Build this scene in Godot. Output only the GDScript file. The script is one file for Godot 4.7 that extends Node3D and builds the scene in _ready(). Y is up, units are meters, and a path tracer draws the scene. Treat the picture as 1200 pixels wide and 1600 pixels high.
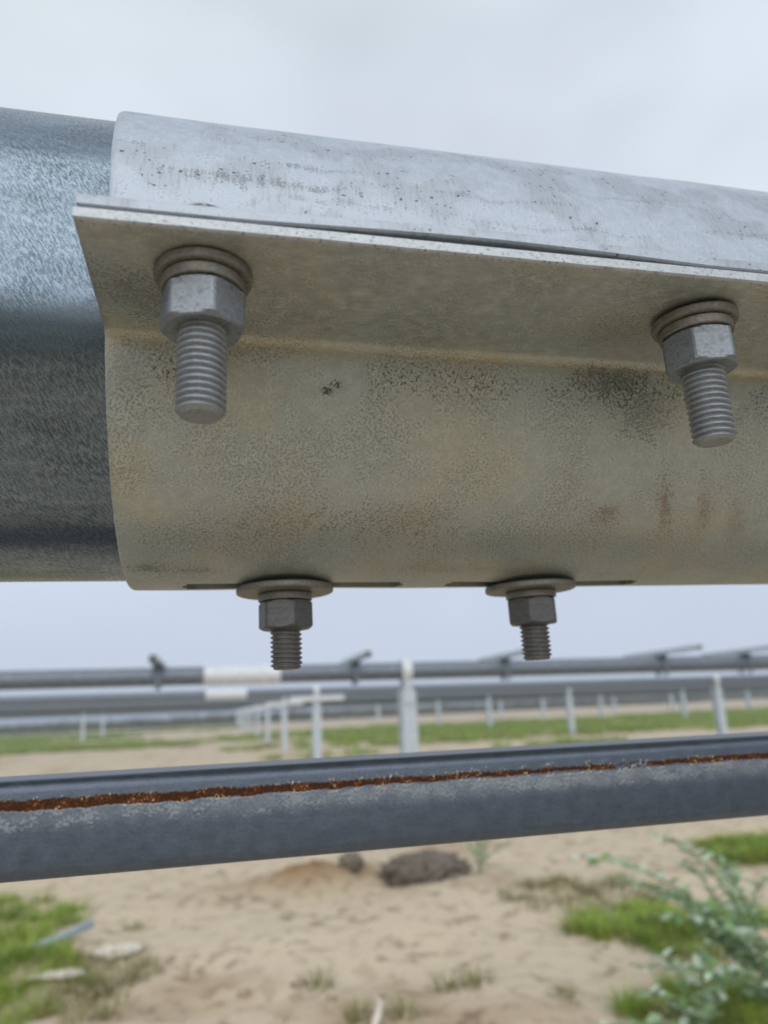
extends Node3D
# A solar tracker's torque tube with a bolted splice clamp, seen from close by; rows of the same tubes behind.
# The near tube's axis runs along x at z = 0, AXIS metres above the ground.

const AXIS := 1.1872
const RO := 0.09          # outer radius of the clamp
const SHEET := 0.0033     # thickness of the clamp's sheet
const RT := 0.0865        # radius of the torque tubes
const ROW := 7.1          # distance between rows

var taken := {}
var mats := {}
var rng := RandomNumberGenerator.new()


# ---------------------------------------------------------------- nodes
func numbered(called: String) -> String:
	var n: int = taken.get(called, 0)
	taken[called] = n + 1
	return called if n == 0 else "%s_%03d" % [called, n]


func tag(o: Node, label: String, category: String, group := "") -> void:
	o.set_meta("label", label)
	o.set_meta("category", category)
	if group != "":
		o.set_meta("group", group)


func thing(called: String, label: String, category: String, at: Vector3, group := "") -> Node3D:
	var o := Node3D.new()
	o.name = numbered(called)
	add_child(o)
	o.position = at
	tag(o, label, category, group)
	return o


func part(called: String, mesh: Mesh, m: Material, parent: Node, at := Vector3.ZERO) -> MeshInstance3D:
	var o := MeshInstance3D.new()
	o.name = called
	o.mesh = mesh
	o.material_override = m
	o.position = at
	parent.add_child(o, true)
	return o


func single(called: String, mesh: Mesh, m: Material, label: String, category: String, at := Vector3.ZERO, group := "") -> MeshInstance3D:
	var o := MeshInstance3D.new()
	o.name = numbered(called)
	o.mesh = mesh
	o.material_override = m
	add_child(o)
	o.position = at
	tag(o, label, category, group)
	return o


func copy_of(o: Node3D, label := "") -> Node3D:
	var base := String(o.name)
	var cut := base.rfind("_")
	if cut > 0 and base.substr(cut + 1).is_valid_int(): base = base.substr(0, cut)
	var c: Node3D = o.duplicate()
	c.name = numbered(base)
	add_child(c)
	if label != "":
		c.set_meta("label", label)
	return c


# ---------------------------------------------------------------- mesh helpers
func begin() -> SurfaceTool:
	var st := SurfaceTool.new()
	st.begin(Mesh.PRIMITIVE_TRIANGLES)
	st.set_smooth_group(-1)
	return st


func tri(st: SurfaceTool, a: Vector3, b: Vector3, c: Vector3) -> void:   # given counter-clockwise
	st.add_vertex(a)
	st.add_vertex(c)
	st.add_vertex(b)


func quad(st: SurfaceTool, a: Vector3, b: Vector3, c: Vector3, d: Vector3) -> void:
	tri(st, a, b, c)
	tri(st, a, c, d)


func quad_uv(st: SurfaceTool, a: Vector3, b: Vector3, c: Vector3, d: Vector3, ua: Vector2, ub: Vector2, uc: Vector2, ud: Vector2) -> void:
	st.set_uv(ua); st.add_vertex(a)
	st.set_uv(uc); st.add_vertex(c)
	st.set_uv(ub); st.add_vertex(b)
	st.set_uv(ua); st.add_vertex(a)
	st.set_uv(ud); st.add_vertex(d)
	st.set_uv(uc); st.add_vertex(c)


func done(st: SurfaceTool, tangents := false) -> ArrayMesh:
	st.generate_normals()
	if tangents:
		st.generate_tangents()
	return st.commit()


func box(st: SurfaceTool, lo: Vector3, hi: Vector3, b := 0.002) -> void:   # a box with chamfered edges
	var c := (lo + hi) * 0.5
	var h := (hi - lo) * 0.5
	b = minf(b, minf(h.x, minf(h.y, h.z)) * 0.6)
	for ax in 3:
		var u := (ax + 1) % 3
		var v := (ax + 2) % 3
		for s in [-1.0, 1.0]:
			var p := []
			for k in [[-1, -1], [1, -1], [1, 1], [-1, 1]]:
				var q := Vector3.ZERO
				q[ax] = h[ax] * s
				q[u] = (h[u] - b) * k[0]
				q[v] = (h[v] - b) * k[1]
				p.append(c + q)
			if s > 0: quad(st, p[0], p[1], p[2], p[3])
			else: quad(st, p[3], p[2], p[1], p[0])
		for s in [-1.0, 1.0]:
			for s2 in [-1.0, 1.0]:
				var a := Vector3.ZERO
				var d := Vector3.ZERO
				a[u] = h[u] * s; a[v] = (h[v] - b) * s2
				d[u] = (h[u] - b) * s; d[v] = h[v] * s2
				var e := Vector3.ZERO
				e[ax] = h[ax] - b
				if s * s2 > 0: quad(st, c + a - e, c + d - e, c + d + e, c + a + e)
				else: quad(st, c + a + e, c + d + e, c + d - e, c + a - e)
	for s in [-1.0, 1.0]:
		for s2 in [-1.0, 1.0]:
			for s3 in [-1.0, 1.0]:
				var g := Vector3(s, s2, s3)
				var i := Vector3(h.x, h.y - b, h.z - b) * g
				var j := Vector3(h.x - b, h.y, h.z - b) * g
				var k := Vector3(h.x - b, h.y - b, h.z) * g
				if s * s2 * s3 > 0: tri(st, c + i, c + j, c + k)
				else: tri(st, c + k, c + j, c + i)


func box_mesh(lo: Vector3, hi: Vector3, b := 0.002) -> ArrayMesh:
	var st := begin()
	box(st, lo, hi, b)
	return done(st)


# A closed profile of (radius, y) turned round the y axis; smooth round, creased along.
func lathe(profile: Array, seg := 64, closed := true, from := 0.0, to := TAU) -> ArrayMesh:
	var st := begin()
	var n := profile.size()
	var strips := n if closed else n - 1
	for k in strips:
		st.set_smooth_group(k)
		var p: Vector2 = profile[k]
		var q: Vector2 = profile[(k + 1) % n]
		for i in seg:
			var a := from + (to - from) * i / seg
			var b := from + (to - from) * (i + 1) / seg
			var p0 := Vector3(cos(a) * p.x, p.y, sin(a) * p.x)
			var p1 := Vector3(cos(b) * p.x, p.y, sin(b) * p.x)
			var q0 := Vector3(cos(a) * q.x, q.y, sin(a) * q.x)
			var q1 := Vector3(cos(b) * q.x, q.y, sin(b) * q.x)
			if p.x > 1e-7: tri(st, p0, q1, p1)
			if q.x > 1e-7: tri(st, p0, q0, q1)
	if to - from < TAU - 0.01 and closed:
		for e in [from, to]:
			st.set_smooth_group(-1)
			var c := Vector2.ZERO
			for p in profile: c += p
			c /= n
			var w := func(p: Vector2) -> Vector3: return Vector3(cos(e) * p.x, p.y, sin(e) * p.x)
			for k in n:
				if e == to: tri(st, w.call(c), w.call(profile[k]), w.call(profile[(k + 1) % n]))
				else: tri(st, w.call(c), w.call(profile[(k + 1) % n]), w.call(profile[k]))
	return done(st)


# A round ring of flat stock with broken edges, from y0 down to y1, counter-clockwise seen with y up and r to the right.
func ring(ri: float, ro: float, y0: float, y1: float, e: float) -> Array:
	return [Vector2(ri + e * .5, y1), Vector2(ro - e, y1), Vector2(ro - e * .3, y1 + e * .3), Vector2(ro, y1 + e), Vector2(ro, y0 - e), Vector2(ro - e * .3, y0 - e * .3), Vector2(ro - e, y0), Vector2(ri + e * .5, y0), Vector2(ri, y0 - e * .5), Vector2(ri, y1 + e * .5)]


# A smooth-skinned tube along x: uv.x runs with x over u_len metres, uv.y round it, mirrored front and back.
func tube_mesh(r: float, x0: float, x1: float, u_len: float, wall := 0.003, seg := 160, sections := 2) -> ArrayMesh:
	var st := begin()
	var rings := [[r, 1.0], [r - wall, -1.0]]
	for g in rings.size():
		st.set_smooth_group(g)
		var rr: float = rings[g][0]
		for j in sections:
			var xa := lerpf(x0, x1, float(j) / sections)
			var xb := lerpf(x0, x1, float(j + 1) / sections)
			for i in seg:
				var a := TAU * i / seg
				var b := TAU * (i + 1) / seg
				var va := absf(a / PI - 1.0)
				var vb := absf(b / PI - 1.0)
				# angle 0 points straight up, PI straight down, front (+z) at PI / 2
				var p := Vector3(xa, cos(a) * rr, sin(a) * rr)
				var q := Vector3(xa, cos(b) * rr, sin(b) * rr)
				var s := Vector3(xb, cos(b) * rr, sin(b) * rr)
				var t := Vector3(xb, cos(a) * rr, sin(a) * rr)
				if g == 0: quad_uv(st, p, t, s, q, Vector2(xa / u_len, va), Vector2(xb / u_len, va), Vector2(xb / u_len, vb), Vector2(xa / u_len, vb))
				else: quad_uv(st, q, s, t, p, Vector2(xa / u_len, vb), Vector2(xb / u_len, vb), Vector2(xb / u_len, va), Vector2(xa / u_len, va))
	st.set_smooth_group(-1)
	for i in seg:
		var a := TAU * i / seg
		var b := TAU * (i + 1) / seg
		for e in [[x0, 1], [x1, -1]]:
			var p := Vector3(e[0], cos(a) * r, sin(a) * r)
			var q := Vector3(e[0], cos(b) * r, sin(b) * r)
			var s := Vector3(e[0], cos(b) * (r - wall), sin(b) * (r - wall))
			var t := Vector3(e[0], cos(a) * (r - wall), sin(a) * (r - wall))
			var z := Vector2(0.5, 0.5)
			if e[1] > 0: quad_uv(st, p, q, s, t, z, z, z, z)
			else: quad_uv(st, t, s, q, p, z, z, z, z)
	return done(st, true)


# An uneven stone-like lump.
func lump(size: Vector3, bumps: float, sd: int, seg := 20, freq := 1.6) -> ArrayMesh:
	var n := FastNoiseLite.new()
	n.seed = sd
	n.frequency = freq
	n.fractal_octaves = 3
	var st := begin()
	st.set_smooth_group(0)
	var at := func(i: int, j: int) -> Vector3:
		var lat := PI * j / (seg / 2.0)
		var lon := TAU * (i % seg) / seg
		var d := Vector3(sin(lat) * cos(lon), cos(lat), sin(lat) * sin(lon))
		return d * size * (1.0 + bumps * n.get_noise_3dv(d))
	for j in seg / 2:
		for i in seg:
			var a: Vector3 = at.call(i, j)
			var b: Vector3 = at.call(i + 1, j)
			var c: Vector3 = at.call(i + 1, j + 1)
			var d: Vector3 = at.call(i, j + 1)
			if j > 0: tri(st, a, b, c)
			if j < seg / 2 - 1: tri(st, a, c, d)
	return done(st)


func sweep(st: SurfaceTool, pts: Array, radii: Array, seg := 8) -> void:
	st.set_smooth_group(0)
	var rings := []
	for k in pts.size():
		var d: Vector3 = (pts[mini(k + 1, pts.size() - 1)] - pts[maxi(k - 1, 0)]).normalized()
		var u := d.cross(Vector3(0.31, 0.2, 0.93)).normalized()
		var v := d.cross(u)
		var r := []
		for i in seg:
			var a := TAU * i / seg
			r.append(pts[k] + (u * cos(a) + v * sin(a)) * radii[k])
		rings.append(r)
	for k in pts.size() - 1:
		for i in seg:
			var j := (i + 1) % seg
			quad(st, rings[k][i], rings[k][j], rings[k + 1][j], rings[k + 1][i])
	for e in [0, pts.size() - 1]:
		for i in seg:
			var j := (i + 1) % seg
			if e == 0: tri(st, pts[0], rings[0][j], rings[0][i])
			else: tri(st, pts[e], rings[e][i], rings[e][j])


# ---------------------------------------------------------------- textures
func noise(sd: int, freq: float, octaves := 1, kind := FastNoiseLite.TYPE_SIMPLEX_SMOOTH) -> FastNoiseLite:
	var n := FastNoiseLite.new()
	n.seed = sd
	n.noise_type = kind
	n.frequency = freq
	n.fractal_type = FastNoiseLite.FRACTAL_FBM if octaves > 1 else FastNoiseLite.FRACTAL_NONE
	n.fractal_octaves = octaves
	return n


# Noise of W x H texels whose grains are stretched SX and SY times, as bytes.
func grains(w: int, h: int, sd: int, freq: float, octaves := 1, sx := 1.0, sy := 1.0, tiled := false) -> PackedByteArray:
	var n := noise(sd, freq, octaves)
	var sw := maxi(8, int(w / sx))
	var sh := maxi(8, int(h / sy))
	var im: Image = n.get_seamless_image(sw, sh) if tiled else n.get_image(sw, sh)
	im.convert(Image.FORMAT_L8)
	if sw != w or sh != h:
		im.resize(w, h, Image.INTERPOLATE_CUBIC)
	return im.get_data()


func texture_of(w: int, h: int, rgb: PackedByteArray) -> ImageTexture:
	var im := Image.create_from_data(w, h, false, Image.FORMAT_RGB8, rgb)
	return ImageTexture.create_from_image(im)


func gray_of(w: int, h: int, l: PackedByteArray) -> ImageTexture:
	return ImageTexture.create_from_image(Image.create_from_data(w, h, false, Image.FORMAT_L8, l))


func put(b: PackedByteArray, at: int, c: Vector3) -> void:
	b[at] = int(clampf(c.x, 0, 1) * 255.0)
	b[at + 1] = int(clampf(c.y, 0, 1) * 255.0)
	b[at + 2] = int(clampf(c.z, 0, 1) * 255.0)


func metal(alb: Texture2D, rough: Texture2D, relief: Texture2D, relief_cm: float, metallic: float) -> StandardMaterial3D:
	var m := StandardMaterial3D.new()
	m.albedo_texture = alb
	m.roughness_texture = rough
	m.roughness_texture_channel = BaseMaterial3D.TEXTURE_CHANNEL_RED
	m.roughness = 1.0
	m.metallic = metallic
	if relief:
		m.heightmap_enabled = true
		m.heightmap_texture = relief
		m.heightmap_scale = relief_cm
	return m


func soft(a: float, b: float, x: float) -> float:
	return smoothstep(a, b, x)


# Weathered galvanising of the lower clamp half: u runs 0.345 m along it from the cut end, v 0.165 m from the flange's lip.
func make_lower_zinc() -> StandardMaterial3D:
	var k4 := 3.2         # texels to the millimetre
	var w := int(345 * k4)
	var h := int(165 * k4)
	var rgb := PackedByteArray(); rgb.resize(w * h * 3)
	var ro := PackedByteArray(); ro.resize(w * h)
	var hi := PackedByteArray(); hi.resize(w * h)
	var fine := grains(w, h, 3, 0.29, 2)
	var mid := grains(w, h, 4, 0.055, 3)
	var big := grains(w, h, 5, 0.010, 4)
	var tint := grains(w, h, 6, 0.006, 3)
	var streak := grains(w, h, 7, 0.22, 3, 4.0, 1.0)
	var pit := grains(w, h, 9, 0.22, 2)
	# stains and long soft bands seen on the photograph: x, arc (mm from the cut end and from the lip), half sizes, strength, 0 soot and the dark bands / 1 rust-brown / 2 pale
	var stains_and_bands := [[64, 64.5, 2.6, 1.7, 1.6, 0], [67, 63, 1.8, 1.3, 1.5, 0], [158, 57, 16, 7, 0.6, 0], [172, 66, 14, 12, 0.4, 0], [168, 105, 8, 6, 0.6, 1], [190, 101, 4, 14, 0.65, 1], [206, 101, 4, 14, 0.45, 1], [223, 108, 5, 16, 0.4, 1],
		[9, 137, 8, 4.5, 0.6, 0], [24, 139, 9, 3.5, 0.4, 0], [64, 107, 3, 2.2, 0.5, 0], [39, 120, 0.9, 0.7, 1.0, 2], [14, 107, 14, 9, 0.3, 2], [50, 109, 26, 9, 0.3, 1], [95, 109, 26, 9, 0.3, 1], [60, 117, 70, 9, 0.2, 0], [150, 119, 60, 9, 0.16, 0],
		[6, 62, 8, 10, 0.3, 0], [12, 30, 14, 15, 0.5, 0], [32, 42, 12, 9, 0.3, 0], [150, 30, 18, 12, 0.32, 0], [110, 138, 26, 6, 0.3, 1], [150, 140, 30, 5, 0.25, 1]]
	for y in h:
		var s := y / k4
		var under := (1.0 - soft(44.0, 49.0, s)) * soft(0.6, 2.2, s)
		var bend := exp(-pow((s - 60.5) / 6.5, 2.0))
		var ochre0 := exp(-pow((s - 52.5) / 3.0, 2.0))
		for x in w:
			var i := y * w + x
			var f := fine[i] / 255.0
			var m := mid[i] / 255.0
			var b := big[i] / 255.0
			var sk := streak[i] / 255.0
			var c := Vector3(0.70, 0.725, 0.72).lerp(Vector3(0.72, 0.725, 0.69), soft(0.4, 0.75, tint[i] / 255.0))
			c *= 0.93 + 0.14 * m
			# the spangle's dark net
			var net := soft(0.48, 0.64, f) * (0.35 + 0.65 * soft(0.36, 0.60, b * 0.6 + m * 0.4))
			c = c.lerp(Vector3(0.455, 0.46, 0.43), net * 0.4)
			if under > 0.0:          # rolling grain along the flange, as bright as the rest on average
				c *= 1.0 + under * (0.12 * (sk - 0.5) + 0.06 * (m - 0.5) + 0.16 * (f - 0.5))
			# grit in the bend
			var grit := soft(0.64, 0.74, pit[i] / 255.0) * bend * soft(0.35, 0.6, b)
			c = c.lerp(Vector3(0.29, 0.28, 0.25), grit * 0.75)
			if ochre0 > 0.02:
				c = c.lerp(Vector3(0.70, 0.61, 0.45), ochre0 * soft(0.3, 0.65, sk) * 0.4)
			if s < 1.1 or s > 160.8:      # the sheared lip: plain zinc without the net, slightly bluer, pitted
				c = Vector3(0.69, 0.71, 0.73) * (0.92 + 0.16 * m)
				c = c.lerp(Vector3(0.40, 0.41, 0.42), soft(0.70, 0.80, pit[i] / 255.0) * 0.7)
			put(rgb, i * 3, c)
			ro[i] = int((0.42 + 0.12 * m + 0.14 * net) * 255)
			hi[i] = int(clampf(0.5 + 0.22 * (f - 0.5) + 0.35 * (m - 0.5) - 0.25 * grit - 0.1 * net, 0, 1) * 255)
	for k in stains_and_bands:
		var to: Vector3 = [Vector3(0.31, 0.31, 0.295), Vector3(0.48, 0.415, 0.33), Vector3(0.78, 0.76, 0.70)][int(k[5])]
		for y in range(maxi(0, int((k[1] - 2.2 * k[3]) * k4)), mini(h, int((k[1] + 2.2 * k[3]) * k4))):
			for x in range(maxi(0, int((k[0] - 2.2 * k[2]) * k4)), mini(w, int((k[0] + 2.2 * k[2]) * k4))):
				var i := y * w + x
				var dx: float = (x / k4 - k[0] - (0.4 * (y / k4 - k[1]) if k[3] > 13 else 0.0)) / k[2]
				var dy: float = (y / k4 - k[1]) / k[3]
				var g: float = exp(-dx * dx - dy * dy)
				var share: float = soft(0.30, 1.05, g * 0.75 + (fine[i] / 255.0 - 0.5) * 1.1 + (mid[i] / 255.0 - 0.5) * 0.9 + 0.15 * g) * soft(0.02, 0.25, g) * k[4] * 0.72
				if share > 0.004:
					var c := Vector3(rgb[i * 3], rgb[i * 3 + 1], rgb[i * 3 + 2]) / 255.0
					put(rgb, i * 3, c.lerp(to, minf(share, 1.0)))
	return metal(texture_of(w, h, rgb), gray_of(w, h, ro), gray_of(w, h, hi), 0.03, 0.62)


# Bright galvanising of the upper half, with scuffs along it and fine scores across.
func make_upper_zinc() -> StandardMaterial3D:
	var k4 := 3.2
	var w := int(345 * k4)
	var h := int(185 * k4)
	var rgb := PackedByteArray(); rgb.resize(w * h * 3)
	var ro := PackedByteArray(); ro.resize(w * h)
	var hi := PackedByteArray(); hi.resize(w * h)
	var fine := grains(w, h, 23, 0.26, 2)
	var mid := grains(w, h, 24, 0.05, 3)
	var big := grains(w, h, 25, 0.011, 4)
	var score := grains(w, h, 26, 0.22, 2, 1.0, 8.0)
	var pit := grains(w, h, 28, 0.12, 1)
	for y in h:
		for x in w:
			var i := y * w + x
			var f := fine[i] / 255.0
			var m := mid[i] / 255.0
			var b := big[i] / 255.0
			var sc := score[i] / 255.0
			var c := Vector3(0.665, 0.70, 0.745) * (0.94 + 0.12 * m)
			c = c.lerp(Vector3(0.60, 0.625, 0.66), soft(0.4, 0.75, b) * 0.6)
			c = c.lerp(Vector3(0.56, 0.58, 0.605), soft(0.56, 0.75, sc) * soft(0.35, 0.65, b) * 0.5)
			var spot := soft(0.87, 0.93, pit[i] / 255.0) * soft(0.5, 0.62, b)
			c = c.lerp(Vector3(0.33, 0.345, 0.365), spot * 0.8)
			c = c.lerp(Vector3(0.50, 0.515, 0.53), soft(0.62, 0.76, f) * 0.4 * soft(0.42, 0.62, m))
			put(rgb, i * 3, c)
			ro[i] = int(clampf(0.42 + 0.18 * m + 0.2 * spot, 0, 1) * 255)
			hi[i] = int(clampf(0.5 + 0.2 * (f - 0.5) + 0.4 * (m - 0.5) - 0.3 * spot - 0.08 * soft(0.55, 0.75, sc), 0, 1) * 255)
	# scuffs: short dark scores crowded along lines where something rubbed: arc, half width, from and to (mm), strength
	for k in [[108.0, 2.4, 6, 90, 0.8], [110.0, 1.4, 10, 50, 0.6], [119.0, 1.8, 34, 92, 0.7], [103.0, 1.5, 30, 100, 0.4], [113.0, 1.4, 75, 160, 0.5], [102.0, 1.4, 95, 190, 0.5], [122.0, 1.2, 130, 225, 0.4], [108.0, 1.2, 180, 270, 0.5], [87.0, 5.0, 0, 9, 0.8], [122.0, 2.0, 0, 10, 0.7]]:
		for y in range(int((k[0] - 2.5 * k[1] - 4) * k4), int((k[0] + 2.5 * k[1] + 4) * k4)):
			for x in range(int(k[2] * k4), int(k[3] * k4)):
				var i := y * w + x
				var b := big[i] / 255.0
				var u: float = (x / k4 - k[2]) / (k[3] - k[2])
				var g: float = exp(-pow((y / k4 - k[0] - (b - 0.5) * 5.0) / k[1], 2.0)) * sin(PI * u)
				if g < 0.05: continue
				var share: float = soft(0.46, 0.82, g * 0.5 + (score[i] / 255.0) * 0.45 + (fine[i] / 255.0 - 0.5) * 0.7 + (mid[i] / 255.0 - 0.5) * 0.5) * k[4] * 0.6
				var c := Vector3(rgb[i * 3], rgb[i * 3 + 1], rgb[i * 3 + 2]) / 255.0
				put(rgb, i * 3, c.lerp(Vector3(0.40, 0.42, 0.445), share))
	return metal(texture_of(w, h, rgb), gray_of(w, h, ro), gray_of(w, h, hi), 0.025, 0.55)


# The tube's darker, smoother zinc with slanted dashes. u spans 0.14 m along it, v half its girth from bottom to top.
func make_tube_zinc() -> StandardMaterial3D:
	var w := 448
	var h := 872          # 3.2 texels to the millimetre
	var rgb := PackedByteArray(); rgb.resize(w * h * 3)
	var ro := PackedByteArray(); ro.resize(w * h)
	var n1 := noise(31, 1.0)
	var n2 := noise(32, 1.0)
	var big := grains(w, h, 33, 0.013, 4)
	var along := grains(w, h, 34, 0.05, 3, 7.0, 1.0)
	for y in h:
		for x in w:
			var i := y * w + x
			# dashes that run steeply down to the right
			var p := x / 3.2
			var q := y / 3.2
			var a := p * 0.87 + q * 0.50
			var c2 := -p * 0.50 + q * 0.87
			var f := n1.get_noise_2d(a * 1.45, c2 * 0.27) * 0.5 + 0.5
			var g := n2.get_noise_2d(a * 2.6 + 50.0, c2 * 0.9) * 0.5 + 0.5
			var b := big[i] / 255.0
			var d := soft(0.36, 0.70, f * 0.55 + g * 0.45)
			var c := Vector3(0.50, 0.55, 0.60).lerp(Vector3(0.33, 0.38, 0.43), d * (0.4 + 0.85 * b))
			c *= 0.92 + 0.16 * along[i] / 255.0
			put(rgb, i * 3, c)
			ro[i] = int(clampf(0.21 + 0.10 * d + 0.08 * b, 0, 1) * 255)
	return metal(texture_of(w, h, rgb), gray_of(w, h, ro), null, 0.0, 0.92)


# Rail: dark bare galvanising, a rusted weld seam with white zinc bloom below. u spans 0.40 m, v its girth.
func make_rail_zinc() -> StandardMaterial3D:
	var k4 := 3.2
	var w := int(400 * k4)
	var h := int(125 * k4)
	var rgb := PackedByteArray(); rgb.resize(w * h * 3)
	var ro := PackedByteArray(); ro.resize(w * h)
	var hi := PackedByteArray(); hi.resize(w * h)
	var fine := grains(w, h, 43, 0.20, 2, 1, 1, true)
	var mid := grains(w, h, 44, 0.04, 3, 1, 1, true)
	var along := grains(w, h, 45, 0.25, 3, 9.0, 1.0, true)
	var wave := grains(w, h, 46, 0.015, 2, 1, 1, true)
	var bloom := grains(w, h, 47, 0.05, 3, 1.7, 1.0, true)
	for y in h:
		var s := y / k4
		for x in w:
			var i := y * w + x
			var f := fine[i] / 255.0
			var m := mid[i] / 255.0
			var al := along[i] / 255.0
			var c := Vector3(0.36, 0.395, 0.45) * (0.96 + 0.08 * al) * (0.95 + 0.1 * f) * (0.94 + 0.12 * m)
			var rough := 0.36 + 0.06 * m
			var relief_at := 0.5 + 0.02 * (al - 0.5) + 0.06 * (f - 0.5)
			var d := s - SEAM_AT - (wave[i] / 255.0 - 0.5) * 0.8                # below the seam is positive
			if absf(d) < 14.0:
				# bright bloom of zinc salts under the seam, ragged like spatter
				var bl := soft(0.44, 0.68, bloom[i] / 255.0 * 0.55 + f * 0.35 + m * 0.1 - absf(d - 4.0) * 0.022) * soft(1.3, 2.4, d) * (1.0 - soft(6.0, 10.0, d))
				c = c.lerp(Vector3(0.63, 0.655, 0.68), bl * 0.7)
				rough += bl * 0.2
				c = c.lerp(Vector3(0.56, 0.585, 0.61), soft(1.0, 1.8, d) * (1.0 - soft(4.0, 10.0, d)) * (0.3 + 0.6 * m + 0.3 * f) * (0.8 - 0.3 * cos(TAU * (x / k4 - 340.0) / 400.0)))
				var mm := x / k4
				var gone := soft(154.0, 157.0, mm) * (1.0 - soft(169.0, 173.0, mm)) * soft(0.3, 0.5, f + 0.1)   # a stretch where the seam is still zinc
				var half := 1.2 + 0.42 * cos(TAU * (x / k4 - 340.0) / 400.0) + (m - 0.5) * 0.9
				var rust := (1.0 - soft(half - 0.25, half + 0.3, absf(d) + (f - 0.5) * 0.45)) * (1.0 - gone * 0.85)
				var rc := Vector3(0.33, 0.20, 0.125).lerp(Vector3(0.52, 0.335, 0.205), soft(0.40, 0.75, f * 0.45 + m * 0.55))
				c = c.lerp(rc, rust)
				rough = lerpf(rough, 0.9, rust)
				var edge := exp(-pow((absf(d) - half - 0.3) / 0.35, 2.0)) * soft(0.45, 0.7, m * 0.6 + f * 0.4)
				c = c.lerp(Vector3(0.66, 0.63, 0.56), edge * 0.4)
				var dot := soft(0.72, 0.78, f) * soft(0.54, 0.62, m) * (1.0 - soft(1.8, 3.0, absf(d)))
				c = c.lerp(Vector3(0.80, 0.79, 0.73), dot * 0.9)
				relief_at += 0.12 * bl - 0.15 * rust + 0.3 * dot + 0.25 * (f - 0.5) * rust
			put(rgb, i * 3, c)
			ro[i] = int(clampf(rough, 0, 1) * 255)
			hi[i] = int(clampf(relief_at, 0, 1) * 255)
	return metal(texture_of(w, h, rgb), gray_of(w, h, ro), gray_of(w, h, hi), 0.05, 0.65)


const SEAM_AT := 7.0      # mm round the rail from the middle of its front-top corner, see rail_mesh


# Small hardware: mottled zinc seen through a triplanar texture of its own.
func make_hardware(base: Vector3, dark: Vector3, dust: Vector3, sd: int, dusty: float, metallic: float) -> StandardMaterial3D:
	var w := 256
	var rgb := PackedByteArray(); rgb.resize(w * w * 3)
	var ro := PackedByteArray(); ro.resize(w * w)
	var f := grains(w, w, sd, 0.09, 3, 1, 1, true)
	var m := grains(w, w, sd + 1, 0.025, 3, 1, 1, true)
	var g := grains(w, w, sd + 2, 0.05, 2, 1, 1, true)
	for i in w * w:
		var a := f[i] / 255.0
		var b := m[i] / 255.0
		var c := base * (0.85 + 0.3 * b)
		c = c.lerp(dark, soft(0.55, 0.8, b) * 0.5 + soft(0.70, 0.78, a) * 0.35)
		c = c.lerp(dust, soft(0.5, 0.75, g[i] / 255.0 * 0.7 + a * 0.3) * dusty)
		put(rgb, i * 3, c)
		ro[i] = int(clampf(0.36 + 0.22 * a + 0.1 * b, 0, 1) * 255)
	var mt := metal(texture_of(w, w, rgb), gray_of(w, w, ro), null, 0.0, metallic)
	mt.uv1_triplanar = true
	mt.uv1_scale = Vector3(45, 45, 45)
	return mt


func plain(c: Color, rough := 0.7, metallic := 0.0) -> StandardMaterial3D:
	var m := StandardMaterial3D.new()
	m.albedo_color = c
	m.roughness = rough
	m.metallic = metallic
	return m


# Far steel: galvanising in large soft mottles.
func make_far_zinc(lo: Color, hi: Color, metallic: float, rough: float) -> StandardMaterial3D:
	var t := NoiseTexture2D.new()
	t.width = 256
	t.height = 256
	t.seamless = true
	t.noise = noise(71, 0.03, 4)
	var g := Gradient.new()
	g.set_color(0, lo)
	g.set_color(1, hi)
	t.color_ramp = g
	var m := plain(Color.WHITE, rough, metallic)
	m.albedo_texture = t
	m.uv1_triplanar = true
	m.uv1_scale = Vector3(1.7, 1.7, 1.7)
	return m


func make_sand() -> StandardMaterial3D:
	var w := 768
	var rgb := PackedByteArray(); rgb.resize(w * w * 3)
	var hi := PackedByteArray(); hi.resize(w * w)
	var fine := grains(w, w, 51, 0.16, 3, 1, 1, true)
	var mid := grains(w, w, 52, 0.025, 4, 1, 1, true)
	var patch := grains(w, w, 53, 0.008, 4, 1, 1, true)
	for i in w * w:
		var f := fine[i] / 255.0
		var m := mid[i] / 255.0
		var p := patch[i] / 255.0
		var c := Vector3(0.76, 0.70, 0.61) * (0.94 + 0.12 * f)
		c = c.lerp(Vector3(0.64, 0.57, 0.485), soft(0.5, 0.75, m) * 0.5)
		c = c.lerp(Vector3(0.53, 0.46, 0.385), soft(0.60, 0.78, p * 0.6 + m * 0.4) * 0.55)
		put(rgb, i * 3, c)
		hi[i] = int(clampf(0.5 + 0.25 * (f - 0.5) + 0.5 * (m - 0.5), 0, 1) * 255)
	var mt := StandardMaterial3D.new()
	mt.albedo_texture = texture_of(w, w, rgb)
	mt.roughness = 0.95
	mt.metallic_specular = 0.2
	mt.heightmap_enabled = true
	mt.heightmap_texture = gray_of(w, w, hi)
	mt.heightmap_scale = 0.5
	mt.vertex_color_use_as_albedo = true
	return mt


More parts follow.
